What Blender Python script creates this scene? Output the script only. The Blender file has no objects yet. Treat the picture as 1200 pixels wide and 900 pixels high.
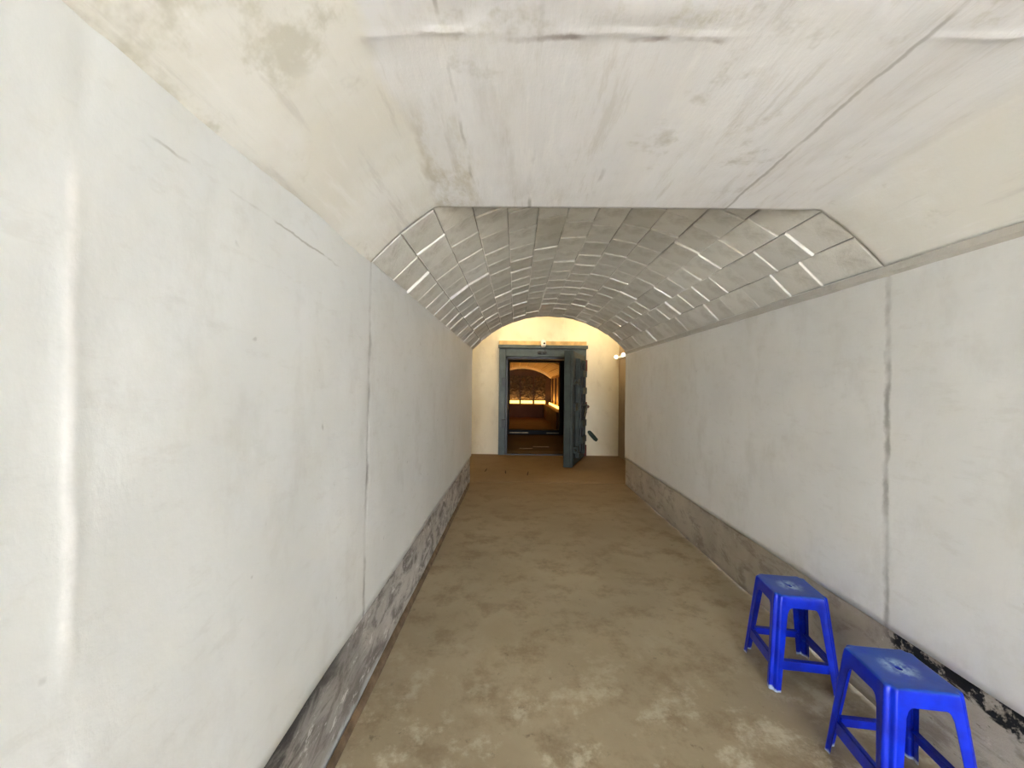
import bpy, bmesh, math, random
from mathutils import Vector, Matrix, noise

S = bpy.context.scene
C = S.collection
random.seed(7)

# ------------------------------------------------------------------ camera
F = 455.0
cam = bpy.data.cameras.new('camera')
cam.sensor_width = 36.0
cam.lens = 36.0 * F / 1200.0
cam.clip_start = 0.02
co = bpy.data.objects.new('camera', cam)
C.objects.link(co)
co.matrix_world = (Matrix.Translation((0, 0, 1.5)) @ Matrix.Rotation(0.011, 4, 'Z')
                   @ Matrix.Rotation(math.pi / 2 + 0.0088, 4, 'X') @ Matrix.Rotation(0.013, 4, 'Z'))
S.camera = co

# ------------------------------------------------------------------ light
S.view_settings.view_transform = 'Standard'
S.view_settings.look = 'None'
S.view_settings.exposure = 1.85
S.view_settings.gamma = 1.0
S.view_settings.use_curve_mapping = False
W = bpy.data.worlds.new('world')
S.world = W
W.use_nodes = True
bg = W.node_tree.nodes['Background']
bg.inputs['Color'].default_value = (0.825, 0.89, 1.0, 1)
bg.inputs['Strength'].default_value = 10.6
S.cycles.max_bounces = 14
S.cycles.diffuse_bounces = 9
S.cycles.sample_clamp_indirect = 12

YB = -6.0                       # tunnel mouth behind the camera
sun = bpy.data.lights.new('sun', 'SUN')
sun.energy = 84.0
sun.angle = 0.01
sun.color = (0.918, 0.95, 1.0)
so = bpy.data.objects.new('sun', sun)
so.rotation_euler = (math.radians(-38), 0, math.radians(12))
C.objects.link(so)
portal = bpy.data.lights.new('mouth_portal', 'AREA')
portal.shape = 'RECTANGLE'
portal.size = 2.42
portal.size_y = 2.4
portal.cycles.is_portal = True
po = bpy.data.objects.new('mouth_portal', portal)
po.location = (0.51, YB - 0.02, 1.2)
po.rotation_euler = (math.radians(90), 0, 0)
C.objects.link(po)

# ------------------------------------------------------------------ dimensions
XL, XR, ZS = -0.70, 1.72, 2.09      # tunnel walls, springing height
CX, CZ, R = 0.51, 1.0054, 1.625     # segmental vault
ZF = 2.351                          # flat soffit height
JY, YE, YW = 1.83, 6.15, 8.70       # joint, end of block vault, end wall
ZB = 0.415                          # top of the bare skirting band

# ------------------------------------------------------------------ helpers
def mesh_obj(name, verts, faces, mat, parent=None, smooth=False):
    me = bpy.data.meshes.new(name)
    me.from_pydata([tuple(v) for v in verts], [], faces)
    me.update()
    if smooth:
        for p in me.polygons:
            p.use_smooth = True
    if mat:
        me.materials.append(mat)
    o = bpy.data.objects.new(name, me)
    C.objects.link(o)
    if parent:
        o.parent = parent
    return o

def bm_obj(name, bm, mat, parent=None, smooth=False):
    bmesh.ops.recalc_face_normals(bm, faces=bm.faces)
    me = bpy.data.meshes.new(name)
    bm.to_mesh(me)
    bm.free()
    if smooth:
        for p in me.polygons:
            p.use_smooth = True
    me.materials.append(mat)
    o = bpy.data.objects.new(name, me)
    C.objects.link(o)
    if parent:
        o.parent = parent
    return o

def box(bm, x0, x1, y0, y1, z0, z1, bev=0.0, mat=None):
    r = bmesh.ops.create_cube(bm, size=1.0)
    vs = r['verts']
    for v in vs:
        v.co = Vector(((x0 + x1) / 2 + v.co.x * (x1 - x0), (y0 + y1) / 2 + v.co.y * (y1 - y0), (z0 + z1) / 2 + v.co.z * (z1 - z0)))
    if mat is not None:
        for v in vs:
            v.co = mat @ v.co
    if bev:
        es = {e for v in vs for e in v.link_edges}
        bmesh.ops.bevel(bm, geom=list(es), offset=bev, segments=2, affect='EDGES', profile=0.5)

def rod(bm, a, b, r, seg=12, r2=None):
    a, b = Vector(a), Vector(b)
    d = b - a
    m = Matrix.Translation((a + b) / 2) @ d.to_track_quat('Z', 'Y').to_matrix().to_4x4()
    bmesh.ops.create_cone(bm, cap_ends=True, segments=seg, radius1=r, radius2=r if r2 is None else r2, depth=d.length, matrix=m)

def ball(bm, c, r, sx=1, sy=1, sz=1, seg=16):
    m = Matrix.Translation(c) @ Matrix.Diagonal((sx, sy, sz, 1))
    bmesh.ops.create_uvsphere(bm, u_segments=seg, v_segments=seg // 2, radius=r, matrix=m)

def tag(o, label, cat, group=None, kind=None):
    o['label'] = label
    o['category'] = cat
    if group:
        o['group'] = group
    if kind:
        o['kind'] = kind
    return o

def struct(o, label, cat):
    return tag(o, label, cat, kind='structure')

def thing(name, label, cat, loc=(0, 0, 0), rz=0.0, group=None):
    o = bpy.data.objects.new(name, None)
    o.empty_display_size = 0.1
    C.objects.link(o)
    o.location = loc
    o.rotation_euler = (0, 0, rz)
    return tag(o, label, cat, group)

def boxes(name, mat, lst, parent=None, bev=0.0):
    bm = bmesh.new()
    for b in lst:
        box(bm, *b, bev=bev)
    return bm_obj(name, bm, mat, parent)

def grid(name, us, vs, fn, mat, flip=False, thick=0.0, parent=None, smooth=True):
    verts = [fn(u, v) for u in us for v in vs]
    n = len(vs)
    faces = []
    for i in range(len(us) - 1):
        for j in range(n - 1):
            f = (i * n + j, (i + 1) * n + j, (i + 1) * n + j + 1, i * n + j + 1)
            faces.append(f[::-1] if flip else f)
    o = mesh_obj(name, verts, faces, mat, parent, smooth)
    if thick:
        m = o.modifiers.new('thickness', 'SOLIDIFY')
        m.thickness = thick
        m.offset = -1
    return o

def lin(a, b, n):
    return [a + (b - a) * i / n for i in range(n + 1)]

def nz(x, y, z, s=1.0, o=0.0):
    return noise.noise(Vector((x * s + o, y * s + o * 1.7, z * s - o)))

def g(x, c, s):
    return math.exp(-((x - c) / s) ** 2)

def sstep(a, b, x):
    t = min(1, max(0, (x - a) / (b - a)))
    return t * t * (3 - 2 * t)

# ------------------------------------------------------------------ materials
class NT:
    """small node-tree writer"""
    def __init__(self, name):
        self.m = bpy.data.materials.new(name)
        self.m.use_nodes = True
        self.t = self.m.node_tree
        self.bsdf = self.t.nodes['Principled BSDF']
        self.co = self.n('ShaderNodeTexCoord').outputs['Object']
        self._xyz = None
    def n(self, k, **kw):
        nd = self.t.nodes.new(k)
        for a, b in kw.items():
            setattr(nd, a, b)
        return nd
    def put(self, sock, val):
        if hasattr(val, 'links') or hasattr(val, 'is_output'):
            self.t.links.new(val, sock)
        else:
            if isinstance(val, tuple) and len(val) == 3 and sock.type == 'RGBA':
                val = (*val, 1)
            sock.default_value = val
    def xyz(self):
        if not self._xyz:
            s = self.n('ShaderNodeSeparateXYZ')
            self.put(s.inputs[0], self.co)
            self._xyz = s.outputs
        return self._xyz
    def noise(self, scale, detail=4, rough=0.55, stretch=(1, 1, 1), rot=(0, 0, 0), dist=0.0, off=(0, 0, 0)):
        mp = self.n('ShaderNodeMapping')
        mp.inputs['Scale'].default_value = stretch
        mp.inputs['Rotation'].default_value = rot
        mp.inputs['Location'].default_value = off
        self.put(mp.inputs['Vector'], self.co)
        nd = self.n('ShaderNodeTexNoise')
        nd.inputs['Scale'].default_value = scale
        nd.inputs['Detail'].default_value = detail
        nd.inputs['Roughness'].default_value = rough
        nd.inputs['Distortion'].default_value = dist
        self.put(nd.inputs['Vector'], mp.outputs[0])
        return nd.outputs['Fac']
    def math(self, op, a, b=0.0, c=None):
        nd = self.n('ShaderNodeMath', operation=op)
        self.put(nd.inputs[0], a)
        self.put(nd.inputs[1], b)
        if c is not None:
            self.put(nd.inputs[2], c)
        return nd.outputs[0]
    def rng(self, v, a, b, c=0.0, d=1.0, smooth=True):
        if a > b:
            a, b, c, d = b, a, d, c
        nd = self.n('ShaderNodeMapRange')
        nd.interpolation_type = 'SMOOTHSTEP' if smooth else 'LINEAR'
        for i, x in enumerate((v, a, b, c, d)):
            self.put(nd.inputs[i], x)
        return nd.outputs[0]
    def mix(self, f, a, b, mode='MIX'):
        nd = self.n('ShaderNodeMix', data_type='RGBA', blend_type=mode)
        self.put(nd.inputs['Factor'], f)
        self.put(nd.inputs[6], a)
        self.put(nd.inputs[7], b)
        return nd.outputs[2]
    def bump(self, h, strength, dist=0.01):
        nd = self.n('ShaderNodeBump')
        nd.inputs['Strength'].default_value = strength
        nd.inputs['Distance'].default_value = dist
        self.put(nd.inputs['Height'], h)
        self.put(self.bsdf.inputs['Normal'], nd.outputs[0])
    def done(self, col, rough=0.8, metal=0.0, spec=0.5):
        self.put(self.bsdf.inputs['Base Color'], col)
        self.put(self.bsdf.inputs['Roughness'], rough)
        self.put(self.bsdf.inputs['Metallic'], metal)
        self.put(self.bsdf.inputs['Specular IOR Level'], spec)
        return self.m

def L(r, g_, b):
    """sRGB 0-255 to linear"""
    f = lambda c: (c / 255 / 12.92) if c / 255 <= 0.04045 else ((c / 255 + 0.055) / 1.055) ** 2.4
    return (f(r), f(g_), f(b))

def m_wall(name, base, light, dark, joint_y, seed):
    t = NT(name)
    big = t.noise(1.3, 5, 0.6, off=(seed, 0, 0))
    mid = t.noise(5.0, 6, 0.65, stretch=(1, 1, 0.6), off=(0, seed, 0))
    fine = t.noise(60, 3, 0.6)
    c = t.mix(t.rng(big, 0.35, 0.68), base, light)
    c = t.mix(t.math('MULTIPLY', t.rng(mid, 0.5, 0.72), 0.45), c, dark)
    brush = t.noise(22, 5, 0.7, stretch=(1, 0.35, 1), rot=(0.25, 0, 0), off=(seed, 1, 1))
    c = t.mix(t.math('MULTIPLY', t.rng(brush, 0.52, 0.72), 0.3), c, light)
    c = t.mix(t.math('MULTIPLY', t.rng(brush, 0.46, 0.30), 0.3), c, dark)
    x, y, z = t.xyz()
    wob = t.math('MULTIPLY', t.math('SUBTRACT', t.noise(7, 4, 0.7), 0.5), 0.05)
    d = t.math('ABSOLUTE', t.math('SUBTRACT', t.math('ADD', y, wob), joint_y))
    st = t.math('MULTIPLY', t.rng(d, 0.003, 0.022, 1.0, 0.0), t.rng(t.noise(3.5, 3, 0.6, off=(3, seed, 1)), 0.4, 0.62, 0.12, 0.8))
    c = t.mix(st, c, tuple(k * 0.45 for k in dark))
    if seed < 5:
        wy = t.math('ADD', y, t.math('MULTIPLY', t.math('SUBTRACT', t.noise(6, 3, 0.6, stretch=(0, 0, 1)), 0.5), 0.03))
        run = t.math('MULTIPLY', t.rng(t.math('ABSOLUTE', t.math('SUBTRACT', wy, 0.600)), 0.002, 0.016, 1.0, 0.0), t.math('MULTIPLY', t.rng(z, 1.02, 1.12), t.rng(z, 1.88, 1.80)))
        c = t.mix(t.math('MULTIPLY', run, t.rng(t.noise(14, 4, 0.7), 0.3, 0.55, 0.4, 0.85)), c, L(246, 246, 246))
        cz_ = t.math('ADD', z, t.math('MULTIPLY', t.math('SUBTRACT', t.noise(5, 4, 0.7, off=(0, 8, 0)), 0.5), 0.04))
        ck = t.math('MULTIPLY', t.rng(t.math('ABSOLUTE', t.math('SUBTRACT', cz_, 1.965)), 0.0008, 0.005, 1.0, 0.0), t.math('MULTIPLY', t.rng(y, 0.65, 0.75), t.rng(y, 1.55, 1.4)))
        c = t.mix(t.math('MULTIPLY', ck, t.rng(t.noise(4, 3, 0.6, off=(2, 2, 7)), 0.38, 0.52, 0.0, 0.55)), c, L(140, 136, 126))
    spots = t.rng(t.noise(14, 2, 0.4, off=(seed, 4, 2)), 0.76, 0.80)
    c = t.mix(t.math('MULTIPLY', spots, 0.45), c, tuple(k * 0.5 for k in dark))
    t.bump(t.math('ADD', t.math('MULTIPLY', t.noise(16, 5, 0.65, stretch=(1, 1, 0.55)), 0.8), t.math('MULTIPLY', fine, 0.25)), 0.12, 0.014)
    return t.done(c, 0.48, spec=0.45)

def m_plaster(name, base, light, dark, scale=2.0, stretch=(1, 1, 1), rough=0.85, bump=0.25, extra=None):
    t = NT(name)
    big = t.noise(scale * 0.6, 5, 0.6, stretch=stretch)
    mid = t.noise(scale * 3, 6, 0.68, stretch=stretch, off=(2, 5, 1))
    c = t.mix(t.rng(big, 0.35, 0.66), base, light)
    c = t.mix(t.math('MULTIPLY', t.rng(mid, 0.5, 0.74), 0.5), c, dark)
    if extra:
        c = extra(t, c)
    t.bump(t.math('ADD', t.noise(scale * 9, 6, 0.7, stretch=stretch), t.math('MULTIPLY', t.noise(70, 2, 0.5), 0.2)), bump, 0.02)
    return t.done(c, rough, spec=0.3)

WALL = L(208, 205, 197)
WALL_L = m_wall('painted_plaster_left', L(222, 224, 223), L(229, 231, 231), L(206, 206, 203), 1.83, 3.1)
WALL_R = m_wall('painted_plaster_right', L(222, 222, 219), L(230, 230, 228), L(206, 204, 198), 1.82, 8.4)

def soffit_extra(t, c):
    x, y, z = t.xyz()
    # limewash turns beige on the haunches and along the left board of the soffit
    wob = t.math('MULTIPLY', t.math('SUBTRACT', t.noise(4, 4, 0.7, stretch=(1, 0.4, 1)), 0.5), 0.16)
    xx = t.math('ADD', x, wob)
    hl = t.rng(xx, -0.40, -0.36, 1.0, 0.0)
    hr = t.rng(xx, 1.25, 1.5, 0.0, 1.0)
    c = t.mix(t.math('MULTIPLY', t.math('MAXIMUM', hl, hr), 0.85), c, t.mix(t.rng(t.noise(2.2, 4, 0.6), 0.4, 0.65), L(228, 225, 216), L(237, 236, 231)))
    pa = t.math('MULTIPLY', t.math('MULTIPLY', t.rng(xx, -0.40, -0.37), t.rng(xx, -0.22, -0.18, 1.0, 0.0)), t.rng(t.math('ADD', y, wob), 1.05, 1.35))
    c = t.mix(t.math('MULTIPLY', pa, t.rng(t.noise(6, 5, 0.7, stretch=(1, 0.4, 1), off=(3, 3, 3)), 0.4, 0.6, 0.1, 0.7)), c, L(192, 184, 166))
    sk = t.noise(16, 5, 0.7, stretch=(1, 0.12, 1), off=(4, 4, 0))
    c = t.mix(t.rng(sk, 0.55, 0.72, 0.0, 0.4), c, L(246, 245, 244))
    c = t.mix(t.rng(sk, 0.45, 0.30, 0.0, 0.4), c, L(198, 194, 188))
    grn = t.math('MULTIPLY', t.rng(y, 0.98, 0.88), t.rng(t.noise(5, 5, 0.7, off=(2, 2, 2)), 0.5, 0.66, 0.0, 0.6))
    c = t.mix(grn, c, L(192, 188, 172))
    # seams of the shuttering boards
    for k, (sx, w, lo) in enumerate(((-0.19, 0.005, 0.52), (0.05, 0.007, 0.5), (0.33, 0.008, 0.5), (0.97, 0.006, 0.3))):
        wb = t.math('MULTIPLY', t.math('SUBTRACT', t.noise(5, 4, 0.7, off=(k, 0, 0)), 0.5), 0.03)
        d = t.math('ABSOLUTE', t.math('SUBTRACT', t.math('ADD', x, wb), sx))
        f = t.math('MULTIPLY', t.rng(d, w * 0.3, w * 1.6, 1.0, 0.0), t.rng(t.noise(2.6, 3, 0.6, off=(k * 3, 1, 0)), lo, lo + 0.15, 0.0, 0.45))
        c = t.mix(f, c, L(120, 116, 108))
    dy_ = t.math('ABSOLUTE', t.math('SUBTRACT', t.math('ADD', y, t.math('MULTIPLY', t.math('SUBTRACT', t.noise(8, 4, 0.7, off=(0, 3, 0)), 0.5), 0.04)), 0.94))
    rs = t.math('MULTIPLY', t.rng(dy_, 0.002, 0.014, 1.0, 0.0), t.math('MULTIPLY', t.rng(t.noise(5, 3, 0.6, off=(6, 0, 0)), 0.46, 0.6), t.math('MULTIPLY', t.rng(x, -0.1, 0.2), t.rng(x, 0.52, 0.46))))
    c = t.mix(t.math('MULTIPLY', rs, 0.75), c, L(128, 108, 104))
    st = t.rng(t.noise(3.2, 5, 0.7, off=(1, 9, 0)), 0.6, 0.75, 0.0, 0.5)
    c = t.mix(st, c, L(168, 162, 148))
    return c

SOFFIT = m_plaster('limewashed_concrete', L(229, 228, 230), L(240, 240, 242), L(210, 207, 205), 3.0, (1, 0.24, 1), 0.85, 0.14, soffit_extra)
BAND = m_plaster('plaster_moulding', L(186, 182, 174), L(196, 193, 186), L(160, 155, 145), 2.0)

def m_block():
    t = NT('vault_block_concrete')
    inf = t.n('ShaderNodeObjectInfo')
    rnd = inf.outputs['Random']
    big = t.noise(6, 5, 0.65)
    mid = t.noise(20, 5, 0.7)
    c = t.mix(rnd, L(208, 205, 198), L(228, 226, 220))
    c = t.mix(t.math('MULTIPLY', t.rng(big, 0.45, 0.7), 0.5), c, L(176, 170, 158))
    c = t.mix(t.math('MULTIPLY', t.rng(mid, 0.55, 0.75), 0.4), c, L(226, 223, 216))
    t.bump(t.math('ADD', mid, t.math('MULTIPLY', t.noise(70, 3, 0.6), 0.3)), 0.35, 0.012)
    return t.done(c, 0.85, spec=0.3)
BLOCK = m_block()
MORTAR = m_plaster('dark_mortar', L(120, 115, 105), L(140, 134, 122), L(95, 90, 82), 5)

def m_floor():
    t = NT('worn_concrete_floor')
    big = t.noise(0.9, 5, 0.6)
    mid = t.noise(3.5, 7, 0.7)
    spk = t.noise(11, 6, 0.75, off=(4, 1, 0))
    c = t.mix(t.rng(big, 0.34, 0.66), L(148, 134, 108), L(166, 152, 126))
    c = t.mix(t.math('MULTIPLY', t.rng(mid, 0.46, 0.66), 0.7), c, L(122, 105, 78))
    x, y, z = t.xyz()
    worn = t.math('MULTIPLY', t.rng(y, 2.6, 1.3), t.rng(t.noise(4.5, 6, 0.72, off=(7, 2, 0)), 0.5, 0.66))
    c = t.mix(t.math('MULTIPLY', worn, 0.75), c, L(204, 194, 170))
    c = t.mix(t.math('MULTIPLY', t.rng(spk, 0.6, 0.72), 0.6), c, L(92, 78, 56))
    # yellower and darker towards the lobby
    c = t.mix(t.math('MULTIPLY', t.rng(y, 2.5, 7.0), 0.85), c, L(112, 84, 46))
    t.bump(t.math('ADD', mid, t.math('MULTIPLY', t.noise(45, 4, 0.6), 0.35)), 0.25, 0.012)
    return t.done(c, 0.65, spec=0.35)
FLOOR = m_floor()

def m_skirt(name, left):
    t = NT(name)
    x, y, z = t.xyz()
    st = t.noise(4.0, 7, 0.72, stretch=(1, 1, 2.4), rot=(math.radians(28), 0, 0), dist=0.6)
    big = t.noise(1.8, 4, 0.6, off=(0, 3, 0))
    if left:
        c = t.mix(t.rng(big, 0.35, 0.65), L(168, 163, 158), L(196, 192, 188))
        c = t.mix(t.math('MULTIPLY', t.rng(st, 0.44, 0.62), 0.85), c, L(104, 98, 94))
        near = t.rng(t.math('ADD', y, t.math('MULTIPLY', st, 0.2)), 1.9, 1.97, 1.0, 0.0)
        c = t.mix(t.math('MULTIPLY', near, 0.5), c, L(120, 114, 108))
        blk = t.math('MULTIPLY', t.rng(t.math('ADD', z, t.math('MULTIPLY', st, 0.4)), 0.46, 0.58), t.rng(y, 1.9, 1.4))
        c = t.mix(t.math('MULTIPLY', blk, 0.85), c, L(36, 34, 36))
        wht = t.rng(t.noise(9, 5, 0.7, stretch=(1, 1, 2), rot=(math.radians(28), 0, 0), off=(5, 0, 0)), 0.58, 0.68)
        c = t.mix(t.math('MULTIPLY', wht, 0.75), c, L(226, 224, 222))
        low = t.math('MULTIPLY', t.rng(t.math('ADD', z, t.math('MULTIPLY', st, 0.10)), 0.07, 0.12, 1.0, 0.0), t.rng(y, 2.4, 2.0))
        c = t.mix(t.math('MULTIPLY', low, 0.85), c, L(204, 208, 214))
    else:
        c = t.mix(t.rng(big, 0.35, 0.65), L(168, 158, 144), L(188, 180, 166))
        c = t.mix(t.math('MULTIPLY', t.rng(st, 0.48, 0.66), 0.7), c, L(128, 118, 104))
        wht = t.rng(t.noise(8, 5, 0.7, off=(5, 0, 0)), 0.62, 0.7)
        c = t.mix(t.math('MULTIPLY', wht, 0.55), c, L(216, 210, 198))
        # flaking black bitumen under the plaster edge near the mouth
        m = t.math('ADD', z, t.math('MULTIPLY', t.math('SUBTRACT', st, 0.5), 0.35))
        blk = t.math('MULTIPLY', t.rng(m, 0.325, 0.35), t.rng(t.math('ADD', y, t.math('MULTIPLY', big, 0.2)), 1.86, 1.93, 1.0, 0.0))
        flk = t.rng(t.noise(14, 5, 0.7, off=(2, 6, 3)), 0.42, 0.5)
        c = t.mix(t.math('MULTIPLY', blk, flk), c, L(14, 18, 20))
        sc = t.math('MULTIPLY', t.rng(t.noise(10, 6, 0.75, rot=(0.6, 0, 0), stretch=(1, 1, 2), off=(9, 1, 3)), 0.6, 0.66), t.rng(y, 2.0, 1.6))
        c = t.mix(t.math('MULTIPLY', sc, 0.8), c, L(36, 34, 32))
    t.bump(t.math('ADD', st, t.math('MULTIPLY', t.noise(40, 4, 0.7), 0.4)), 0.5, 0.015)
    return t.done(c, 0.7, spec=0.35)
SKIRT_L = m_skirt('bare_render_left', True)
SKIRT_R = m_skirt('bare_render_right', False)

def m_plain(name, col, rough=0.6, var=0.25, scale=8, metal=0.0, bump=0.1, spec=0.5):
    t = NT(name)
    nf = t.noise(scale, 5, 0.65)
    c = t.mix(t.rng(nf, 0.35, 0.68), tuple(k * (1 - var) for k in col), tuple(min(1, k * (1 + var)) for k in col))
    t.bump(nf, bump, 0.005)
    return t.done(c, rough, metal, spec)

def m_emit(name, col, strength):
    m = bpy.data.materials.new(name)
    m.use_nodes = True
    b = m.node_tree.nodes['Principled BSDF']
    b.inputs['Base Color'].default_value = (*col, 1)
    b.inputs['Emission Color'].default_value = (*col, 1)
    b.inputs['Emission Strength'].default_value = strength
    return m

CURB = m_plain('brown_kerb', L(112, 92, 70), 0.8, 0.35, 10, bump=0.3)
LOBBY = m_plaster('cream_lobby_plaster', L(214, 204, 178), L(224, 216, 192), L(190, 178, 150), 1.6, (1, 1, 0.6), 0.8, 0.2)
LOBBY_D = m_plaster('shaded_lobby_plaster', L(150, 130, 104), L(160, 140, 112), L(120, 102, 80), 1.6)  # side wall's shade under grazing light, put into a darker plaster colour
STEEL = m_plain('grey_green_steel', L(60, 70, 64), 0.5, 0.22, 5, spec=0.5)
STEEL_D = m_plain('dark_steel', L(30, 30, 27), 0.45, 0.3, 9, spec=0.5)
RUST = m_plain('rusted_steel', L(96, 44, 32), 0.7, 0.35, 12)
WOOD = m_plain('tan_timber', L(196, 164, 110), 0.65, 0.2, 6)
WHITE = m_plain('white_plastic', L(232, 228, 220), 0.4, 0.05, 4, bump=0.02)
BLACK = m_plain('black_glass', L(14, 14, 14), 0.2, 0.1, 4, bump=0.0)
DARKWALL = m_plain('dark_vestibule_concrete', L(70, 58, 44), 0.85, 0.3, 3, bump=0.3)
GALLERY = m_plain('ochre_gallery_plaster', L(196, 160, 104), 0.8, 0.2, 2.5, bump=0.2)
GBLOCK = m_plain('gallery_vault_block', L(206, 176, 124), 0.8, 0.2, 3, bump=0.2)
GFLOOR = m_plain('brown_gallery_floor', L(92, 56, 26), 0.7, 0.2, 1.5, bump=0.1)
GBROWN = m_plain('dark_brown_joinery', L(70, 44, 22), 0.6, 0.25, 3)
RELIEF = m_plain('dark_relief_mural', L(66, 52, 34), 0.7, 0.55, 9, bump=0.4)
GREEN = m_plain('dark_green_paint', L(24, 44, 28), 0.6, 0.35, 20)
ASPH = m_plaster('pale_concrete_yard', L(190, 186, 176), L(204, 200, 190), L(160, 156, 146), 0.8)

# ------------------------------------------------------------------ setting: tunnel
ys_f = lin(YB, 0.3, 38) + lin(0.3, 2.0, 150)[1:] + lin(2.0, YE, 60)[1:]
zs = lin(ZB, ZS + 0.03, 44)

def wall_l(y, z):
    d = 0.010 * nz(0, y, z, 0.9, 1) + 0.004 * nz(0, y, z, 3.5, 4) + 0.0016 * nz(0, y, z, 11, 9)
    yc = 0.600 + 0.010 * nz(0, 0, z, 3, 2)
    d += 0.0018 * g(y, yc, 0.013) * sstep(0.98, 1.1, z) * (1 - sstep(1.78, 1.88, z))
    d -= 0.0018 * g(y, yc + 0.02, 0.02) * sstep(1.88, 1.96, z)
    d -= 0.002 * g(y, yc, 0.02) * (1 - sstep(0.9, 1.0, z))
    d -= 0.0025 * g(y, JY + 0.008 * nz(0, 0, z, 2.5, 8), 0.007)                       # construction joint
    d += 0.004 * sstep(1.955, 1.975, z + 0.01 * nz(0, y, 0, 2, 3)) * (1 - sstep(1.35, 1.6, y))   # thicker coat under the springing
    return (XL + d, y, z)

def wall_r(y, z):
    d = 0.009 * nz(0, y, z, 0.9, 21) + 0.004 * nz(0, y, z, 3.5, 24) + 0.0014 * nz(0, y, z, 11, 29)
    d -= 0.002 * g(y, JY - 0.01 + 0.012 * nz(0, 0, z, 3, 28), 0.008)
    return (XR - d, y, z)

wl = struct(grid('wall_left', ys_f, zs, wall_l, WALL_L, flip=False, thick=0.25), 'long pale plastered tunnel wall on the left with a glossy white vertical ridge', 'wall')
wr = struct(grid('wall_right', ys_f, zs, wall_r, WALL_R, flip=True, thick=0.25), 'long pale plastered tunnel wall on the right behind the blue stools', 'wall')

bys = lin(YB, YE, 120)
def skirt_l(y, z):
    d = 0.004 * nz(0, y, z, 6, 3) + 0.006 * nz(0, y, z, 1.5, 6)
    return (XL - 0.016 + d, y, z)
def skirt_r(y, z):
    d = 0.004 * nz(0, y, z, 6, 13) + 0.005 * nz(0, y, z, 1.5, 16)
    return (XR + 0.016 - d, y, z)
struct(grid('baseboard_left', bys, lin(0, ZB + 0.002, 10), skirt_l, SKIRT_L, flip=False, thick=0.2), 'mottled grey bare render band along the foot of the left wall', 'baseboard')
struct(grid('baseboard_right', bys, lin(0, ZB + 0.002, 10), skirt_r, SKIRT_R, flip=True, thick=0.2), 'brownish grey bare render band with flaking black paint behind the blue stools', 'baseboard')

# low brown kerb in the left floor corner
cv = []
cys = lin(YB, 5.95, 90)
for y in cys:
    w = 0.016 + 0.007 * nz(0, y, 0, 1.5, 5)
    h = 0.028 + 0.006 * nz(0, y, 1, 2.5, 7)
    x0 = XL - 0.012
    cv.append([(x0, y, h + 0.006), (x0 + w * 0.6, y, h), (x0 + w, y, h * 0.5), (x0 + w + 0.006, y, -0.01)])
struct(grid('trim_1', range(len(cys)), range(4), lambda i, j: cv[i][j], CURB, flip=False), 'narrow brown kerb between the floor and the left wall', 'kerb')

def floor_z(x, y):
    z = 0.004 * nz(x, y, 0, 1.2, 2) + 0.0015 * nz(x, y, 0, 5, 3)
    z *= sstep(YB, YB + 0.3, y) * (1 - sstep(6.0, 6.3, y))
    return z - 0.004
fys = lin(YB, YE + 0.03, 150)
struct(grid('floor', fys, lin(XL - 0.05, XR + 0.05, 40), lambda y, x: (x, y, floor_z(x, y)), FLOOR, flip=True, thick=0.2), 'worn brown concrete floor of the tunnel', 'floor')

# right springing moulding with a sloping underside
mv = []
mys = lin(YB, YE, 60)
for y in mys:
    k = 0.002 * nz(0, y, 0, 2, 1)
    mv.append([(XR + 0.01, y, 2.035 + k), (XR - 0.016, y, 2.052 + k), (XR - 0.018, y, 2.082), (XR + 0.02, y, 2.092)])
struct(grid('trim_2', range(len(mys)), range(4), lambda i, j: mv[i][j], BAND, flip=True, smooth=False), 'grey plaster moulding along the top of the right wall', 'moulding')

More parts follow.
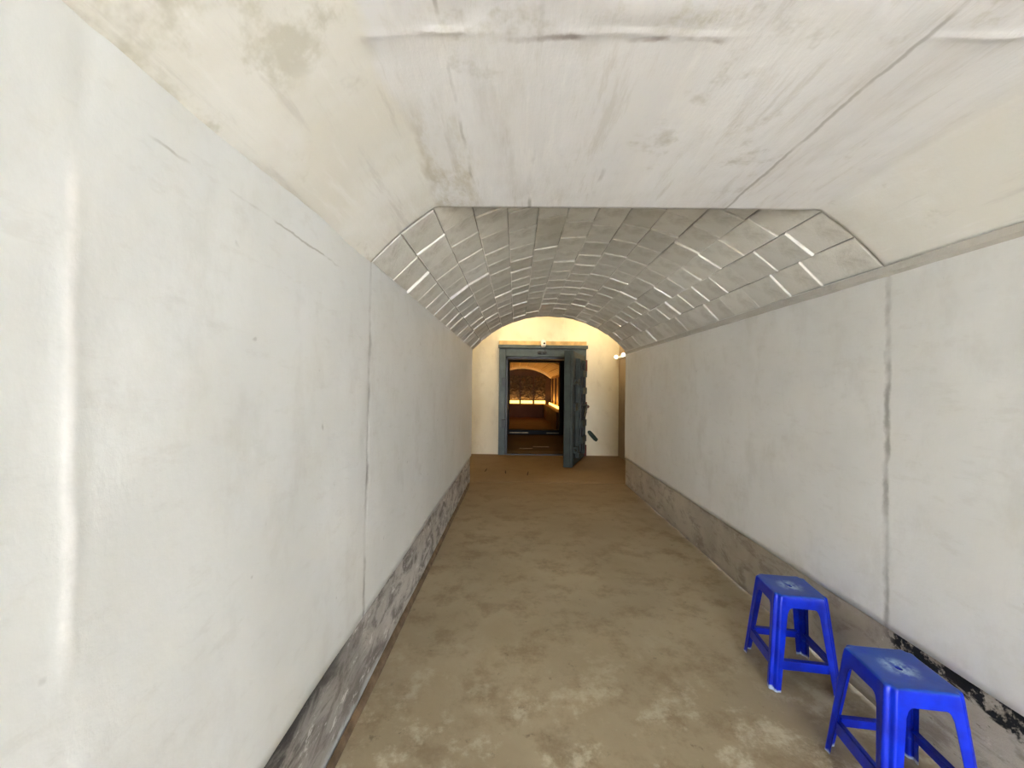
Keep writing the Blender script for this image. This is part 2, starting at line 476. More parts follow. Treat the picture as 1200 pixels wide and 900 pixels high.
# near ceiling: flat soffit cut into the segmental vault, plastered haunches
PH0 = math.asin(1.21 / R)
PH1 = math.asin(0.911 / R)
prof = []
for i in range(9):
    a = -(PH0 + 0.02) + (PH0 + 0.02 - PH1) * i / 8
    prof.append((CX + (R - 0.006) * math.sin(a), CZ + (R - 0.006) * math.cos(a), 0))
for i in range(1, 72):
    prof.append((CX - 0.911 + 1.822 * i / 72, ZF, 1))
for i in range(9):
    a = PH1 + (PH0 + 0.02 - PH1) * i / 8
    prof.append((CX + (R - 0.006) * math.sin(a), CZ + (R - 0.006) * math.cos(a), 0))
cys2 = lin(YB, 0.6, 40) + lin(0.6, 1.3, 90)[1:] + lin(1.3, JY, 30)[1:]
def near_ceil(y, p):
    x, z, flat = p
    e = 0.006 * nz(x, y * 0.5, 0, 2.2, 6) + 0.0035 * nz(x * 2.2, y * 0.6, 0, 4, 2) + 0.0018 * nz(x, y, 0, 14, 5)
    fade = 1 - sstep(1.74, 1.83, y) * 0.8
    z += e * fade
    if flat:
        am = (0.25 + 0.75 * sstep(-0.1, 0.3, nz(x, 0, 0, 3.3, 3.3) + 0.3 * g(x, 0.35, 0.2))) * (1 - 0.9 * sstep(0.46, 0.56, x))
        yc = 0.935 + 0.012 * nz(x, 0, 0, 5, 1.2)
        z -= 0.005 * am * (0.6 + 0.8 * nz(x, 0, 0, 14, 4)) * g(y, yc - 0.008, 0.009)            # ragged lip of mortar across the soffit
        z -= 0.003 * (0.7 + nz(x, 0, 0, 16, 6)) * sstep(0.95, 1.0, x) * (1 - sstep(1.2, 1.3, x)) * g(y, 0.93, 0.010)
        z += 0.005 * g(x, 0.965 + 0.01 * nz(0, y, 0, 2, 7), 0.012) * sstep(0.95, 1.05, y) * (1 - sstep(1.7, 1.8, y))
        if y < 0.92:
            z += 0.004 * nz(x, y, 0, 8, 12) * sstep(0.92, 0.86, y)
    return (x, y, z)
struct(grid('ceiling', cys2, prof, near_ceil, SOFFIT, flip=False, thick=0.32), 'flat limewashed concrete soffit with sloping haunches over the near tunnel', 'ceiling')

# block vault
def arc_pts(rad, a0, a1, n):
    return [(CX + rad * math.sin(a0 + (a1 - a0) * i / n), CZ + rad * math.cos(a0 + (a1 - a0) * i / n)) for i in range(n + 1)]
bk = arc_pts(R + 0.012, -PH0 - 0.03, PH0 + 0.03, 40)
vault = struct(grid('ceiling', [JY + 0.001, YE], bk, lambda y, p: (p[0], y, p[1]), MORTAR, flip=False, thick=0.3), 'segmental barrel vault of grey concrete blocks leading to the steel door', 'vault')
NC = 14
dA = 2 * PH0 / NC
cw = R * dA
def block_mesh(length):
    bm = bmesh.new()
    w, l, t = (cw - 0.004) / 2, (length - 0.0008) / 2, 0.045
    c = 0.004
    ring = [[(-w + c, -l + c, 0), (w - c, -l + c, 0), (w - c, l - c, 0), (-w + c, l - c, 0)],
            [(-w, -l, c * 0.9), (w, -l, c * 0.9), (w, l, c * 0.9), (-w, l, c * 0.9)],
            [(-w, -l, t), (w, -l, t), (w, l, t), (-w, l, t)]]
    vs = [[bm.verts.new(p) for p in r] for r in ring]
    bm.faces.new(vs[0][::-1])
    bm.faces.new(vs[2])
    for k in range(2):
        for i in range(4):
            bm.faces.new((vs[k][i], vs[k][(i + 1) % 4], vs[k + 1][(i + 1) % 4], vs[k + 1][i]))
    bmesh.ops.recalc_face_normals(bm, faces=bm.faces)
    me = bpy.data.meshes.new('block')
    bm.to_mesh(me)
    bm.free()
    me.materials.append(BLOCK)
    return me
BM = {l: block_mesh(l) for l in (0.25, 0.28, 0.31)}
rb = random.Random(11)
for c in range(NC):
    a = -PH0 + dA * (c + 0.5)
    y = JY + 0.008
    first = True
    while y < YE - 0.02:
        l = rb.choice((0.25, 0.28, 0.28, 0.31))
        sc = 1.0
        if first and c % 2 == 1:
            sc = rb.uniform(0.9, 1.25)
            first = False
        if first:
            sc = rb.uniform(0.8, 1.1)
            first = False
        if y + l * sc > YE - 0.1:
            sc = (YE - y) / l
        ln = l * sc
        pr = rb.uniform(-0.001, 0.006) + (0.006 if rb.random() < 0.25 else 0)
        o = bpy.data.objects.new('block', BM[l])
        C.objects.link(o)
        rad = R - pr
        tilt = rb.choice((0.004, 0.012, 0.018, 0.024, 0.034))
        M = (Matrix.Translation((CX + rad * math.sin(a), y + ln / 2, CZ + rad * math.cos(a)))
             @ Matrix.Rotation(a, 4, 'Y') @ Matrix.Rotation(tilt, 4, 'X') @ Matrix.Rotation(rb.uniform(-0.012, 0.012), 4, 'Y')
             @ Matrix.Diagonal((1, sc, 1, 1)))
        o.parent = vault
        o.matrix_world = M
        y += ln

# ------------------------------------------------------------------ setting: lobby before the steel door
LX0, LX1, LZ = -1.7, 2.29, 3.25
OX0, OX1, OZ = -0.24, 1.16, 2.19     # door opening
struct(boxes('wall_back', LOBBY, [(LX0, OX0 - 0.02, YW, YW + 0.35, 0, LZ), (OX1 + 0.02, LX1, YW, YW + 0.35, 0, LZ), (OX0 - 0.02, OX1 + 0.02, YW, YW + 0.35, OZ + 0.02, LZ)]),
       'cream lobby wall around the steel door at the end of the tunnel', 'wall')
struct(boxes('wall_left', LOBBY, [(LX0 - 0.2, LX0, YE, YW + 0.35, 0, LZ)]), 'left side wall of the lobby, hidden behind the tunnel corner', 'wall')
struct(boxes('wall_right', LOBBY_D, [(LX1, LX1 + 0.2, YE, YW + 0.35, 0, LZ)]), 'narrow strip of shade-coloured side wall right of the steel door', 'wall')
struct(boxes('ceiling', LOBBY, [(LX0 - 0.2, LX1 + 0.2, YE, YW + 0.35, LZ, LZ + 0.2)]), 'lobby ceiling above the steel door', 'ceiling')
# wall over and beside the vault end, facing the lobby
ap = arc_pts(R + 0.03, -PH0, PH0, 32)
def front(i, j):
    x, z = ap[i]
    return (x, YE + 0.03, z if j == 0 else LZ)
wf = grid('wall_front', range(33), range(2), front, LOBBY, flip=False, smooth=False)
struct(wf, 'lobby side of the wall above the block vault end', 'wall')
struct(boxes('wall_front', LOBBY, [(LX0, XL - 0.03, YE, YE + 0.05, 0, LZ)]), 'lobby side return left of the tunnel opening', 'wall')
struct(boxes('wall_front', LOBBY, [(XR + 0.03, LX1, YE, YE + 0.05, 0, LZ)]), 'lobby side return right of the tunnel opening', 'wall')
struct(boxes('floor', FLOOR, [(LX0 - 0.2, LX1 + 0.2, YE + 0.032, YW + 0.2, -0.2, 0.0)]), 'yellowish brown lobby floor in front of the steel door', 'floor')

# three short dark cracks in the lobby floor slab
CRACK = m_plain('dark_crack', L(52, 38, 24), 0.95, 0.3, 20)
for px, py, ln, sk, lab in ((-0.53, 7.02, 0.30, 0.02, 'short dark floor crack nearest the left wall'),
                            (-0.17, 6.88, 0.28, -0.01, 'short dark floor crack between two others before the steel door'),
                            (0.22, 6.80, 0.34, 0.03, 'short dark floor crack nearest the middle of the lobby floor')):
    pts = []
    for k in range(7):
        f = k / 6
        xx = px + sk * (f - 0.5) + 0.012 * nz(px, f * 3, 0, 2, 5)
        w = 0.011 * math.sin(math.pi * (0.1 + 0.8 * f))
        pts.append((xx, py + ln * (f - 0.5), w))
    bm = bmesh.new()
    rows = [[bm.verts.new((x - w, y, 0.0005)), bm.verts.new((x, y, 0.002)), bm.verts.new((x + w, y, 0.0005))] for x, y, w in pts]
    for k in range(6):
        for q in range(2):
            bm.faces.new((rows[k][q], rows[k][q + 1], rows[k + 1][q + 1], rows[k + 1][q]))
    o = bm_obj('floor_crack', bm, CRACK)
    tag(o, lab, 'crack', 'cracks in the lobby floor', 'structure')

# ------------------------------------------------------------------ steel door
door = thing('blast_door', 'heavy grey-green steel blast door standing open at the end of the tunnel', 'door', (0, 0, 0))
door['kind'] = 'structure'
door.name = 'door_1'
FY0 = YW - 0.09
fx0, fx1, fz = -0.385, 1.545, 2.37
fr = boxes('frame', STEEL, [(fx0, OX0, FY0, YW + 0.36, 0, fz), (OX1, fx1, FY0, YW + 0.36, 0, fz), (OX0, OX1, FY0, YW + 0.36, OZ, fz)], door, bev=0.008)
boxes('frame_cap', STEEL, [(fx0 - 0.02, fx1 + 0.03, FY0 - 0.04, YW, fz, fz + 0.075)], door, bev=0.008)
# dark rebate inside the frame
boxes('rebate', STEEL_D, [(OX0, OX0 + 0.05, FY0 + 0.07, YW + 0.34, 0, OZ), (OX1 - 0.05, OX1, FY0 + 0.07, YW + 0.34, 0, OZ), (OX0, OX1, FY0 + 0.07, YW + 0.34, OZ - 0.05, OZ)], door, bev=0.004)
for z in (1.62, 0.70):
    k = boxes('keeper', STEEL_D, [(OX0 - 0.075, OX0 + 0.015, FY0 - 0.05, FY0 + 0.01, z - 0.09, z + 0.09)], door, bev=0.008)
bm = bmesh.new()
for s in (-1, 1):
    ball(bm, (0.56 + s * 0.06, FY0 - 0.012, 2.275), 0.045, 1, 0.45, 0.8)
box(bm, 0.46, 0.66, FY0 - 0.012, FY0 + 0.01, 2.25, 2.30)
bm_obj('top_latch', bm, STEEL_D, door)
boxes('threshold', STEEL_D, [(OX0, OX1, FY0 + 0.02, YW + 0.36, -0.01, 0.03)], door, bev=0.004)

# the open leaf: built in a local frame (x along the leaf from the hinge, y out of its outer face, z up)
H0, H1 = Vector((1.50, 8.56, 0)), Vector((1.035, 7.30, 0))
u = (H1 - H0).normalized()
nrm = Vector((-u.y, u.x, 0))
if nrm.x < 0:
    nrm = -nrm
LM = Matrix.Identity(4)
for i in range(3):
    LM[i][0], LM[i][1], LM[i][2], LM[i][3] = u[i], nrm[i], (0, 0, 1)[i], H0[i]
LL = (H1 - H0).length
z0, z1 = 0.02, 2.20
bm = bmesh.new()
box(bm, 0, LL, -0.13, -0.02, z0, z1, bev=0.01, mat=LM)
LEAF = m_plain('shaded_leaf_steel', L(46, 54, 46), 0.55, 0.25, 5)  # frame steel darkened: shade of the turned leaf is put into its colour
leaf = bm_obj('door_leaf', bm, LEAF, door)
def lp(name, mat, lst, rods=(), bev=0.006):
    b = bmesh.new()
    for q in lst:
        box(b, *q, bev=bev, mat=LM)
    for a_, b_, r_ in rods:
        rod(b, LM @ Vector(a_), LM @ Vector(b_), r_)
    return bm_obj(name, b, mat, leaf)
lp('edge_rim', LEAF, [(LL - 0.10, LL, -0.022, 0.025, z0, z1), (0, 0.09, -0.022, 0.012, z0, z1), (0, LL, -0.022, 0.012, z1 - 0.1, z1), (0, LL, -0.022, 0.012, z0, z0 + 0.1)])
lp('face_panel', STEEL_D, [(0.10, LL - 0.11, -0.022, -0.012, z0 + 0.11, z1 - 0.11)], bev=0.0)
for xx in (0.40, 0.66):
    lp('locking_rod', STEEL_D, [], [((xx, 0.055, 0.22), (xx, 0.055, 2.02), 0.026)])
for zz in (0.45, 0.78, 1.45, 1.80):
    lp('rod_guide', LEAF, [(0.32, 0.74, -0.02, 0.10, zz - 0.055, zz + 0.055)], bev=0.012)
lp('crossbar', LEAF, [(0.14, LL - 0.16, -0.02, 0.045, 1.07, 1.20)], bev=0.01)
lp('lever', STEEL_D, [], [((0.53, 0.03, 1.14), (0.53, 0.16, 1.14), 0.035), ((0.53, 0.15, 1.14), (0.76, 0.15, 0.92), 0.022)])
for zz in (0.30, 1.62):
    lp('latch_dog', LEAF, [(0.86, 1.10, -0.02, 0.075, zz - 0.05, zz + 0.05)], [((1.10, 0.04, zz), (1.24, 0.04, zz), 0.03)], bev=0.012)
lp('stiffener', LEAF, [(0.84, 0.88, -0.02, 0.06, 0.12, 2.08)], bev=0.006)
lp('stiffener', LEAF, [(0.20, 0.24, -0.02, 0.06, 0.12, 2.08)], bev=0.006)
for zz in (0.14, 1.08, 2.0):
    bm = bmesh.new()
    rod(bm, (1.525, 8.555, zz - 0.12), (1.525, 8.555, zz + 0.12), 0.035)
    box(bm, 1.49, 1.545, 8.56, FY0 + 0.01, zz - 0.1, zz + 0.1)
    bm_obj('hinge', bm, RUST, door)
bm = bmesh.new()
ball(bm, (1.575, 8.54, 1.10), 0.035)
rod(bm, (1.53, 8.55, 1.10), (1.575, 8.54, 1.10), 0.015)
o = bm_obj('hinge_knob', bm, RUST, door)

# timber strip and camera above the frame
st = boxes('timber_strip', WOOD, [(fx0 - 0.01, fx1 + 0.01, YW - 0.06, YW - 0.002, fz + 0.077, fz + 0.17)], None, bev=0.006)
tag(st, 'long tan timber strip lying on top of the steel door frame', 'timber')
cc = thing('security_camera', 'small white dome camera mounted above the middle of the steel door', 'camera', (0.585, YW - 0.155, 2.455))
bm = bmesh.new()
rod(bm, (0, 0.09, 0.05), (0, 0.0, 0.05), 0.058, 20)
rod(bm, (0, 0.0, 0.05), (0, -0.05, 0.02), 0.055, 20, 0.05)
bm_obj('base', bm, WHITE, cc)
bm = bmesh.new()
ball(bm, (0, -0.065, -0.01), 0.055, 1, 1, 1.25)
hd = bm_obj('head', bm, WHITE, cc, True)
bm = bmesh.new()
ball(bm, (0.012, -0.115, 0.012), 0.02)
bm_obj('lens', bm, BLACK, hd, True)

# dark green mark on the plaster right of the door
bm = bmesh.new()
cx_, cz_ = 1.72, 0.44
rim = []
for i in range(20):
    a = 2 * math.pi * i / 20
    ex, ez = 0.155 * math.cos(a), 0.062 * math.sin(a) * (1 + 0.25 * math.cos(2 * a))
    rr = 1 + 0.14 * nz(ex, ez, 0, 20, 3)
    t_ = math.radians(-48)
    rim.append((cx_ + rr * (ex * math.cos(t_) - ez * math.sin(t_)), cz_ + rr * (ex * math.sin(t_) + ez * math.cos(t_))))
ctr = bm.verts.new((cx_, YW - 0.016, cz_))
v1 = [bm.verts.new((cx_ + (x - cx_) * 0.8, YW - 0.012, cz_ + (z - cz_) * 0.8)) for x, z in rim]
v2 = [bm.verts.new((x, YW - 0.001, z)) for x, z in rim]
for i in range(20):
    j = (i + 1) % 20
    bm.faces.new((ctr, v1[i], v1[j]))
    bm.faces.new((v1[i], v2[i], v2[j], v1[j]))
tag(bm_obj('green_leaf', bm, GREEN, None, True), 'dark green leaf-shaped patch stuck low on the cream wall beside the steel door', 'patch')

# twin-headed spot lamp on the shade-coloured side wall
WARM = (1.0, 0.82, 0.53)
BULB = m_emit('glowing_lamp_glass', (1.0, 0.9, 0.72), 4.0)
sl = thing('spot_lamp', 'small lit twin-headed spot lamp high on the shade-coloured wall right of the steel door', 'lamp', (LX1, 8.30, 2.20))
boxes('backplate', WHITE, [(-0.03, 0.0, -0.36, 0.36, -0.025, 0.025)], sl, bev=0.005)
for k, yy in enumerate((-0.27, 0.31)):
    bm = bmesh.new()
    rod(bm, (-0.03, yy, 0), (-0.07, yy, 0), 0.012)
    rod(bm, (-0.06, yy + 0.03, 0), (-0.10, yy - 0.05, 0.0), 0.028, 16, 0.042)
    hd = bm_obj('lamp_head', bm, WHITE, sl)
    bm = bmesh.new()
    ball(bm, (-0.105, yy - 0.058, 0.0), 0.034, 1, 1, 1)
    bm_obj('bulb', bm, BULB, hd, True)

# warm bulkhead lamps on the lobby ceiling, out of sight above the vault end
DIFF = m_emit('warm_diffuser', WARM, 6.0)
for lx, en, lab in ((1.75, 8.0, 'warm round ceiling lamp above the right side of the steel door'), (0.05, 7.5, 'warm round ceiling lamp above the left side of the steel door')):
    wlp = thing('ceiling_lamp', lab, 'lamp', (lx, 7.95, LZ), 0, 'ceiling lamps in the lobby')
    bm = bmesh.new()
    rod(bm, (0, 0, -0.035), (0, 0, 0.0), 0.13, 24)
    bm_obj('base', bm, WHITE, wlp)
    bm = bmesh.new()
    ball(bm, (0, 0, -0.04), 0.11, 1, 1, 0.45)
    bm_obj('diffuser', bm, DIFF, wlp, True)
    pl = bpy.data.lights.new('lamp_light', 'POINT')
    pl.energy = en
    pl.color = WARM
    pl.shadow_soft_size = 0.08
    plo = bpy.data.objects.new('lamp_light', pl)
    C.objects.link(plo)
    plo.parent = wlp
    plo.location = (0, 0, -0.20)

# ------------------------------------------------------------------ vestibule and gallery beyond the door
VY0, VY1 = YW + 0.35, 12.55
struct(boxes('wall_left', DARKWALL, [(-0.65, -0.45, VY0, VY1, 0, 2.5)]), 'dark left wall of the passage behind the steel door', 'wall')
struct(boxes('wall_right', DARKWALL, [(1.75, 1.95, VY0, VY1, 0, 2.5)]), 'dark right wall of the passage behind the steel door', 'wall')
struct(boxes('ceiling', DARKWALL, [(-0.65, 1.95, VY0, VY1, 2.5, 2.7)]), 'dark ceiling of the passage behind the steel door', 'ceiling')
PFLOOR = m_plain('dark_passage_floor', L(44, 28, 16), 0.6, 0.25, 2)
struct(boxes('floor', PFLOOR, [(-0.65, 1.95, YW + 0.2, VY1 + 0.3, -0.2, 0.0)]), 'dark brown floor of the passage behind the steel door', 'floor')
SOOT = m_plain('matt_black_paint', L(18, 16, 14), 0.75, 0.2, 4)
dr2 = thing('door_2', 'black inner door frame with a raised sill beyond the steel door', 'door frame')
dr2['kind'] = 'structure'
ix0, ix1, iz = -0.215, 1.41, 2.33
boxes('frame', SOOT, [(-0.65, ix0, VY1, VY1 + 0.3, 0, 2.7), (ix1, 1.95, VY1, VY1 + 0.3, 0, 2.7), (ix0, ix1, VY1, VY1 + 0.3, iz, 2.7)], dr2)
boxes('sill', SOOT, [(ix0, ix1, VY1 - 0.05, VY1 + 0.3, 0, 0.14)], dr2, bev=0.01)
METAL = m_plain('worn_sill_metal', L(120, 104, 80), 0.4, 0.3, 14, metal=0.6)
boxes('sill_plate', METAL, [(ix0 + 0.02, ix0 + 0.62, VY1 - 0.058, VY1 - 0.05, 0.035, 0.065)], dr2)
boxes('sill_plate', METAL, [(ix1 - 0.42, ix1 - 0.02, VY1 - 0.058, VY1 - 0.05, 0.035, 0.065)], dr2)
o = boxes('floor_strip', METAL, [(0.10, 0.42, 9.55, 9.62, 0.0, 0.008)], None)
tag(o, 'worn metal floor strip at the left of the passage floor behind the steel door', 'strip', kind='structure')
o = boxes('floor_strip', METAL, [(0.45, 0.85, 9.85, 9.93, 0.0, 0.008)], None)
tag(o, 'worn metal floor strip in the middle of the passage floor behind the steel door', 'strip', kind='structure')

GY0, GY1 = VY1 + 0.3, 20.0
GX0, GX1, GZS, GZC = -1.14, 1.80, 2.05, 2.56
ga, gr = (GX1 - GX0) / 2, GZC - GZS
GR = (ga * ga + gr * gr) / (2 * gr)
gcx, gcz = (GX0 + GX1) / 2, GZC - GR
gph = math.asin(ga / GR)
struct(boxes('floor', GFLOOR, [(GX0 - 0.2, GX1 + 0.2, GY0, GY1 + 0.2, -0.2, 0.0)]), 'brown floor of the lit gallery far beyond the steel door', 'floor')
struct(boxes('wall_left', GALLERY, [(GX0 - 0.2, GX0, GY0, GY1 + 0.2, 0, GZS + 0.1)]), 'left wall of the lit gallery beyond the steel door', 'wall')
struct(boxes('wall_right', GALLERY, [(GX1, GX1 + 0.2, GY0, GY1 + 0.2, 0, GZS + 0.1)]), 'ochre right wall of the lit gallery beyond the steel door', 'wall')
struct(boxes('wall_back', GBROWN, [(GX0 - 0.2, GX1 + 0.2, GY1, GY1 + 0.2, 0, 2.9)]), 'end wall of the lit gallery, farthest surface seen through the door', 'wall')
struct(boxes('wall_front', DARKWALL, [(GX0 - 0.2, -0.65, VY1, GY0, 0, 2.9), (1.95, GX1 + 0.4, VY1, GY0, 0, 2.9), (-0.65, 1.95, VY1, GY0, 2.7, 2.9)]), 'gallery side wall around the inner door frame', 'wall')
gk = [(gcx + (GR + 0.03) * math.sin(-gph + 2 * gph * i / 24), gcz + (GR + 0.03) * math.cos(-gph + 2 * gph * i / 24)) for i in range(25)]
gv = struct(grid('ceiling', [GY0, GY1], gk, lambda y, p: (p[0], y, p[1]), m_plain('pale_gallery_joint', L(236, 206, 150), 0.8, 0.1, 3), thick=0.2), 'ochre block vault of the lit gallery beyond the steel door', 'vault')
gn, gl = 9, 0.9
gw = GR * 2 * gph / gn
bm = bmesh.new()
box(bm, -gw / 2 + 0.02, gw / 2 - 0.02, -gl / 2 + 0.02, gl / 2 - 0.02, 0, 0.05, bev=0.006)
gme = bm_obj('block', bm, GBLOCK)
first = True
for c in range(gn):
    a = -gph + 2 * gph * (c + 0.5) / gn
    y = GY0 + (0.45 if c % 2 else 0.0) + gl / 2
    while y < GY1 - 0.2:
        if first:
            o, first = gme, False
        else:
            o = gme.copy()
            C.objects.link(o)
        o.parent = gv
        o.matrix_world = Matrix.Translation((gcx + GR * math.sin(a), y, gcz + GR * math.cos(a))) @ Matrix.Rotation(a, 4, 'Y')
        y += gl
# pale arch rib against the end wall
rp = []
for i in range(25):
    a = -gph + 2 * gph * i / 24
    rp.append([(gcx + (GR - d) * math.sin(a), yy, gcz + (GR - d) * math.cos(a)) for d, yy in ((-0.02, GY1 - 0.45), (0.09, GY1 - 0.45), (0.09, GY1 - 0.001))])
struct(grid('trim_3', range(25), range(3), lambda i, j: rp[i][j], m_plain('pale_arch_rib', L(250, 236, 200), 0.7, 0.05, 3), smooth=False), 'pale arched rib on the end wall of the lit gallery', 'rib')

# display plinths, murals, light strips
STRIP = m_emit('warm_strip_light', (1.0, 0.56, 0.10), 1.5)
PZ = 0.66
tag(boxes('display_plinth', GFLOOR, [(GX0 + 0.004, GX1 - 0.45, GY1 - 0.5, GY1 - 0.004, 0, PZ)], None, bev=0.01), 'long dark brown plinth across the gallery end wall under the murals', 'plinth')
tag(boxes('display_plinth', GFLOOR, [(GX1 - 0.40, GX1 - 0.004, GY0 + 0.6, GY1 - 0.02, 0, PZ)], None, bev=0.01), 'dark brown plinth running along the right gallery wall', 'plinth')
def strip_lamp(x, y, sx, sy, tilt, en):
    a_ = bpy.data.lights.new('strip_lamp', 'AREA')
    a_.shape = 'RECTANGLE'
    a_.size, a_.size_y = sx, sy
    a_.energy = en * 0.26
    a_.color = (1.0, 0.56, 0.18)
    q = bpy.data.objects.new('strip_lamp', a_)
    q.location = (x, y, PZ + 0.20)
    q.rotation_euler = (math.pi, tilt, 0)
    C.objects.link(q)
segs = ((-1.05, -0.40), (-0.32, 0.17), (0.24, 0.85), (0.93, 1.50))
labs = ('leftmost, hidden by the door frame', 'left of the three seen', 'middle of the three seen', 'right of the three seen')
for k, (a, b) in enumerate(segs):
    r_ = random.Random(k)
    mu = thing('wall_mural', 'dark relief mural on the gallery end wall, ' + labs[k], 'mural', ((a + b) / 2, GY1, PZ), 0, 'murals on the gallery end wall')
    w = (b - a) / 2
    us, vs_ = lin(-w, w, 14), lin(0.16, 1.45, 24)
    def rel(x, z, k=k):
        return (x, -0.07 - 0.07 * max(0, nz(x, z, k, 6, 3 + k)) - 0.04 * nz(x, z, k, 14, 8), z)
    grid('relief', us, vs_, rel, RELIEF, flip=False, parent=mu, smooth=False)
    boxes('panel', GBROWN, [(-w, w, -0.04, -0.002, 0.12, 1.50)], mu)
    sp = boxes('strip_light', STRIP, [(a + 0.01, b - 0.01, GY1 - 0.14, GY1 - 0.09, PZ + 0.03, PZ + 0.18)], None, bev=0.006)
    tag(sp, 'glowing warm strip light under the end wall mural, ' + labs[k], 'light', 'strip lights in the gallery')
    strip_lamp((a + b) / 2, GY1 - 0.2, b - a - 0.1, 0.04, 0.0, 5.0)
for k in range(len(segs) - 1):
    x = (segs[k][1] + segs[k + 1][0]) / 2
    tag(boxes('mural_post', GBROWN, [(x - 0.035, x + 0.035, GY1 - 0.24, GY1, PZ + 0.002, PZ + 0.52)], None, bev=0.006),
        'dark post between end wall murals, ' + ('leftmost', 'middle', 'rightmost')[k] + ' of three', 'post', 'posts between the murals')
rl = ('farthest from the door', 'second farthest from the door', 'third farthest from the door', 'nearest the door')
for k in range(4):
    y1 = GY1 - 0.55 - k * 1.45
    sp = boxes('strip_light', STRIP, [(GX1 - 0.16, GX1 - 0.11, y1 - 1.25, y1, PZ + 0.02, PZ + 0.11)], None, bev=0.006)
    tag(sp, 'glowing warm strip light along the right gallery wall, ' + rl[k], 'light', 'strip lights in the gallery')
    strip_lamp(GX1 - 0.14, y1 - 0.6, 0.04, 1.2, 0.0, 7.0)
    tag(boxes('wall_fin', GBROWN, [(GX1 - 0.06, GX1 - 0.001, y1 - 0.62, y1 - 0.40, PZ + 0.1, 1.95)], None, bev=0.006),
        'dark upright fin on the right gallery wall, ' + rl[k], 'panel', 'fins on the right gallery wall')

# ------------------------------------------------------------------ yard outside the tunnel mouth, behind the camera
struct(boxes('ground', ASPH, [(-14, 15, -26, YB - 0.002, -0.25, -0.02)]), 'pale concrete yard outside the tunnel mouth', 'ground')

# ------------------------------------------------------------------ blue stools
def m_stool():
    t = NT('blue_plastic')
    x, y, z = t.xyz()
    r2 = t.math('SQRT', t.math('ADD', t.math('MULTIPLY', x, x), t.math('MULTIPLY', y, y)))
    top = t.rng(z, 0.452, 0.457)
    scuff = t.noise(9, 5, 0.7, off=(1, 2, 0))
    c = t.mix(t.rng(t.noise(14, 3), 0.35, 0.65), L(0, 26, 158), L(1, 38, 182))
    c = t.mix(t.math('MULTIPLY', top, t.rng(scuff, 0.3, 0.6, 0.35, 0.75)), c, L(20, 72, 146))
    hub = t.math('MULTIPLY', t.math('MULTIPLY', t.rng(r2, 0.012, 0.075, 1.0, 0.0), top), t.rng(t.noise(26, 4, 0.7), 0.35, 0.62))
    c = t.mix(t.math('MULTIPLY', hub, 0.9), c, L(170, 198, 216))
    zz = t.math('ADD', z, t.math('MULTIPLY', t.math('SUBTRACT', t.noise(22, 3, 0.6), 0.5), 0.05))
    c = t.mix(t.math('MULTIPLY', t.rng(zz, 0.004, 0.016, 1.0, 0.0), 0.8), c, L(190, 204, 214))
    lowz = t.math('MULTIPLY', t.math('MULTIPLY', t.rng(z, 0.14, 0.10), t.rng(t.noise(17, 4, 0.7, off=(3, 3, 0)), 0.62, 0.70)), 0.45)
    c = t.mix(lowz, c, L(120, 150, 185))
    t.bump(t.noise(60, 3, 0.5), 0.05, 0.004)
    return t.done(c, 0.3, spec=0.4)
BLUE = m_stool()
SH = 0.46
def half(z):
    return 0.121 + (SH - z) * 0.094
FR = [0, 0.3, 0.55, 0.72, 0.84, 0.93, 1.0]
RC = 0.026
def quarter(h, w):
    """points from mid-side (h,0) to mid-side (0,h), last point left out; returns [(x,y)], leg slice"""
    p = [(h, f * (h - w), 0) for f in FR]
    p += [(h, h - w + f * (w - RC), o_) for f, o_ in ((0.4, 0.0), (0.8, 0.0015), (1.0, 0.003))]
    for i, o_ in zip(range(1, 8), (0.003, 0.0, -0.005, -0.007, -0.005, 0.0, 0.003)):
        a = math.pi / 2 * i / 8
        p.append((h - RC + (RC + o_) * math.cos(a), h - RC + (RC + o_) * math.sin(a), 0))
    p = [(x + o_, y) if i < 10 else (x, y) for i, (x, y, o_) in enumerate(p)]
    side = p[:10]
    mir = [(y, x) for x, y in reversed(side)]
    p += mir[:-1]
    return p
LEG0, LEG1 = 6, 20           # indices inside a quarter that belong to the leg
def ring(h, w):
    q = quarter(h, w)
    pts = []
    for k in range(4):
        a = k * math.pi / 2
        ca, sa = round(math.cos(a)), round(math.sin(a))
        pts += [(x * ca - y * sa, x * sa + y * ca) for x, y in q]
    return pts
def legw(z):
    return 0.058 - 0.014 * (SH - z) / SH
def skirt_z():
    zq = []
    n = len(quarter(0.13, 0.058))
    for i in range(n):
        j = i if i <= 6 else (6 if i <= 20 else 26 - i)
        f = FR[max(0, min(6, j))]
        d = 0 if f < 0.72 else 0.034 * (1 - math.sqrt(max(0, 1 - ((f - 0.72) / 0.28) ** 2)))
        zq.append(0.402 - d)
    return zq * 4

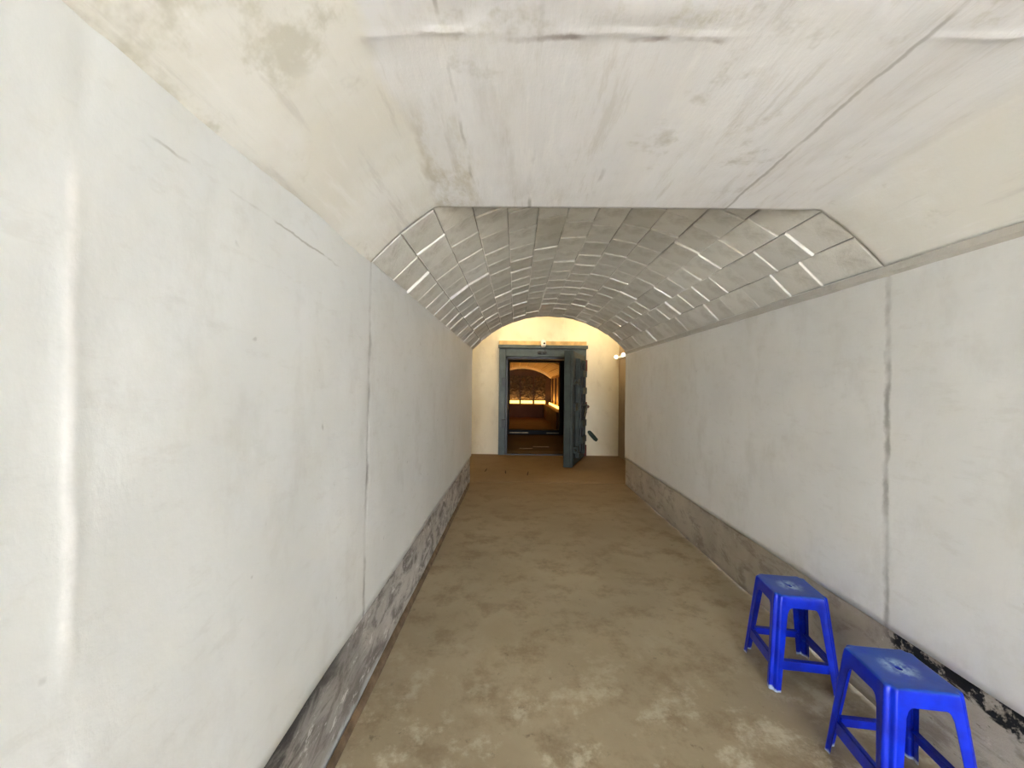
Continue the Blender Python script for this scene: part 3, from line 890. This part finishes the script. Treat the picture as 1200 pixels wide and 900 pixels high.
def stool(label, loc, rz):
    t = thing('plastic_stool', label, 'stool', loc, rz, 'blue plastic stools')
    N = len(ring(0.13, 0.058))
    rings = []
    base = ring(half(SH), legw(SH))
    ang = [math.atan2(y, x) for x, y in base]
    rings.append([(0.011 * math.cos(a), 0.011 * math.sin(a), SH - 0.008) for a in ang])
    rings.append([(0.012 * math.cos(a), 0.012 * math.sin(a), SH - 0.0035) for a in ang])
    rings.append([(0.018 * math.cos(a), 0.018 * math.sin(a), SH - 0.0025) for a in ang])
    for f in (0.3, 0.55, 0.8):
        rings.append([(x * f * 0.93, y * f * 0.93, SH - 0.0025 * (1 - f)) for x, y in base])
    for hh, dz in ((-0.011, 0.0), (-0.006, 0.0012), (-0.002, 0.0045), (0.0, 0.010)):
        rings.append([(x, y, SH - dz) for x, y in ring(half(SH) + hh, legw(SH))])
    sz = skirt_z()
    for f in (0.25, 0.6, 1.0):
        rg = []
        for i in range(N):
            z = (SH - 0.010) + (sz[i] - (SH - 0.010)) * f
            x, y = ring(half(z), legw(z))[i]
            rg.append((x, y, z))
        rings.append(rg)
    # moulded shell: seat and skirt, then one leg at each corner continuing it
    zt = 0.402 - 0.034
    q = N // 4
    parts = [('seat', rings, True)]
    for k in range(4):
        idx = range(k * q + LEG0, k * q + LEG1 + 1)
        parts.append(('leg', [[(*ring(half(z), legw(z))[i], z) for i in idx] for z in lin(zt, 0.0, 7)], False))
    key = lambda p: (round(p[0], 4), round(p[1], 4), round(p[2], 4))
    acc = {}
    data = []
    for nm, rows, loop in parts:
        n = len(rows[0])
        vv = [Vector(p) for r_ in rows for p in r_]
        ff = [(a * n + b, (a + 1) * n + b, (a + 1) * n + (b + 1) % n, a * n + (b + 1) % n) for a in range(len(rows) - 1) for b in range(n if loop else n - 1)]
        for f in ff:
            fn = (vv[f[2]] - vv[f[0]]).cross(vv[f[3]] - vv[f[1]])
            for i in f:
                acc[key(vv[i])] = acc.get(key(vv[i]), Vector()) + fn
        data.append((nm, vv, ff, n, len(rows), loop))
    for nm, vv, ff, n, m, loop in data:
        nn = [acc[key(v)].normalized() for v in vv]
        K = len(vv)
        allv = vv + [v - d * 0.0038 for v, d in zip(vv, nn)]
        allf = ff + [tuple(i + K for i in reversed(f)) for f in ff]
        for b in range(n if loop else n - 1):
            c_ = (b + 1) % n
            for a0, fl in ((0, False), ((m - 1) * n, True)):
                e = (a0 + b, a0 + c_, a0 + c_ + K, a0 + b + K)
                allf.append(e[::-1] if fl else e)
        if not loop:
            for a in range(m - 1):
                for b0, fl in ((0, True), (n - 1, False)):
                    e = (a * n + b0, (a + 1) * n + b0, (a + 1) * n + b0 + K, a * n + b0 + K)
                    allf.append(e[::-1] if fl else e)
        o = mesh_obj(nm, allv, allf, BLUE, t, True)
        o.data.normals_split_custom_set_from_vertices([tuple(d) for d in nn] + [tuple(-d) for d in nn])
    # stretchers between the legs
    for k in range(4):
        bm = bmesh.new()
        zc = 0.125
        h = half(zc) - 0.008
        e = h - 0.036
        box(bm, h - 0.006, h + 0.004, -e, e, zc - 0.022, zc + 0.022, bev=0.003, mat=Matrix.Rotation(k * math.pi / 2, 4, 'Z'))
        # thin top web makes an L section
        box(bm, h - 0.020, h + 0.003, -e, e, zc + 0.017, zc + 0.022, mat=Matrix.Rotation(k * math.pi / 2, 4, 'Z'))
        bm_obj('stretcher', bm, BLUE, t)
    return t
stool('blue plastic stool standing farther back against the right wall, whole in view', (1.478, 2.105, 0.0), math.radians(-8))
stool('blue plastic stool nearest the camera, cut off at its feet by the picture edge', (1.462, 1.495, 0.0), math.radians(-7))
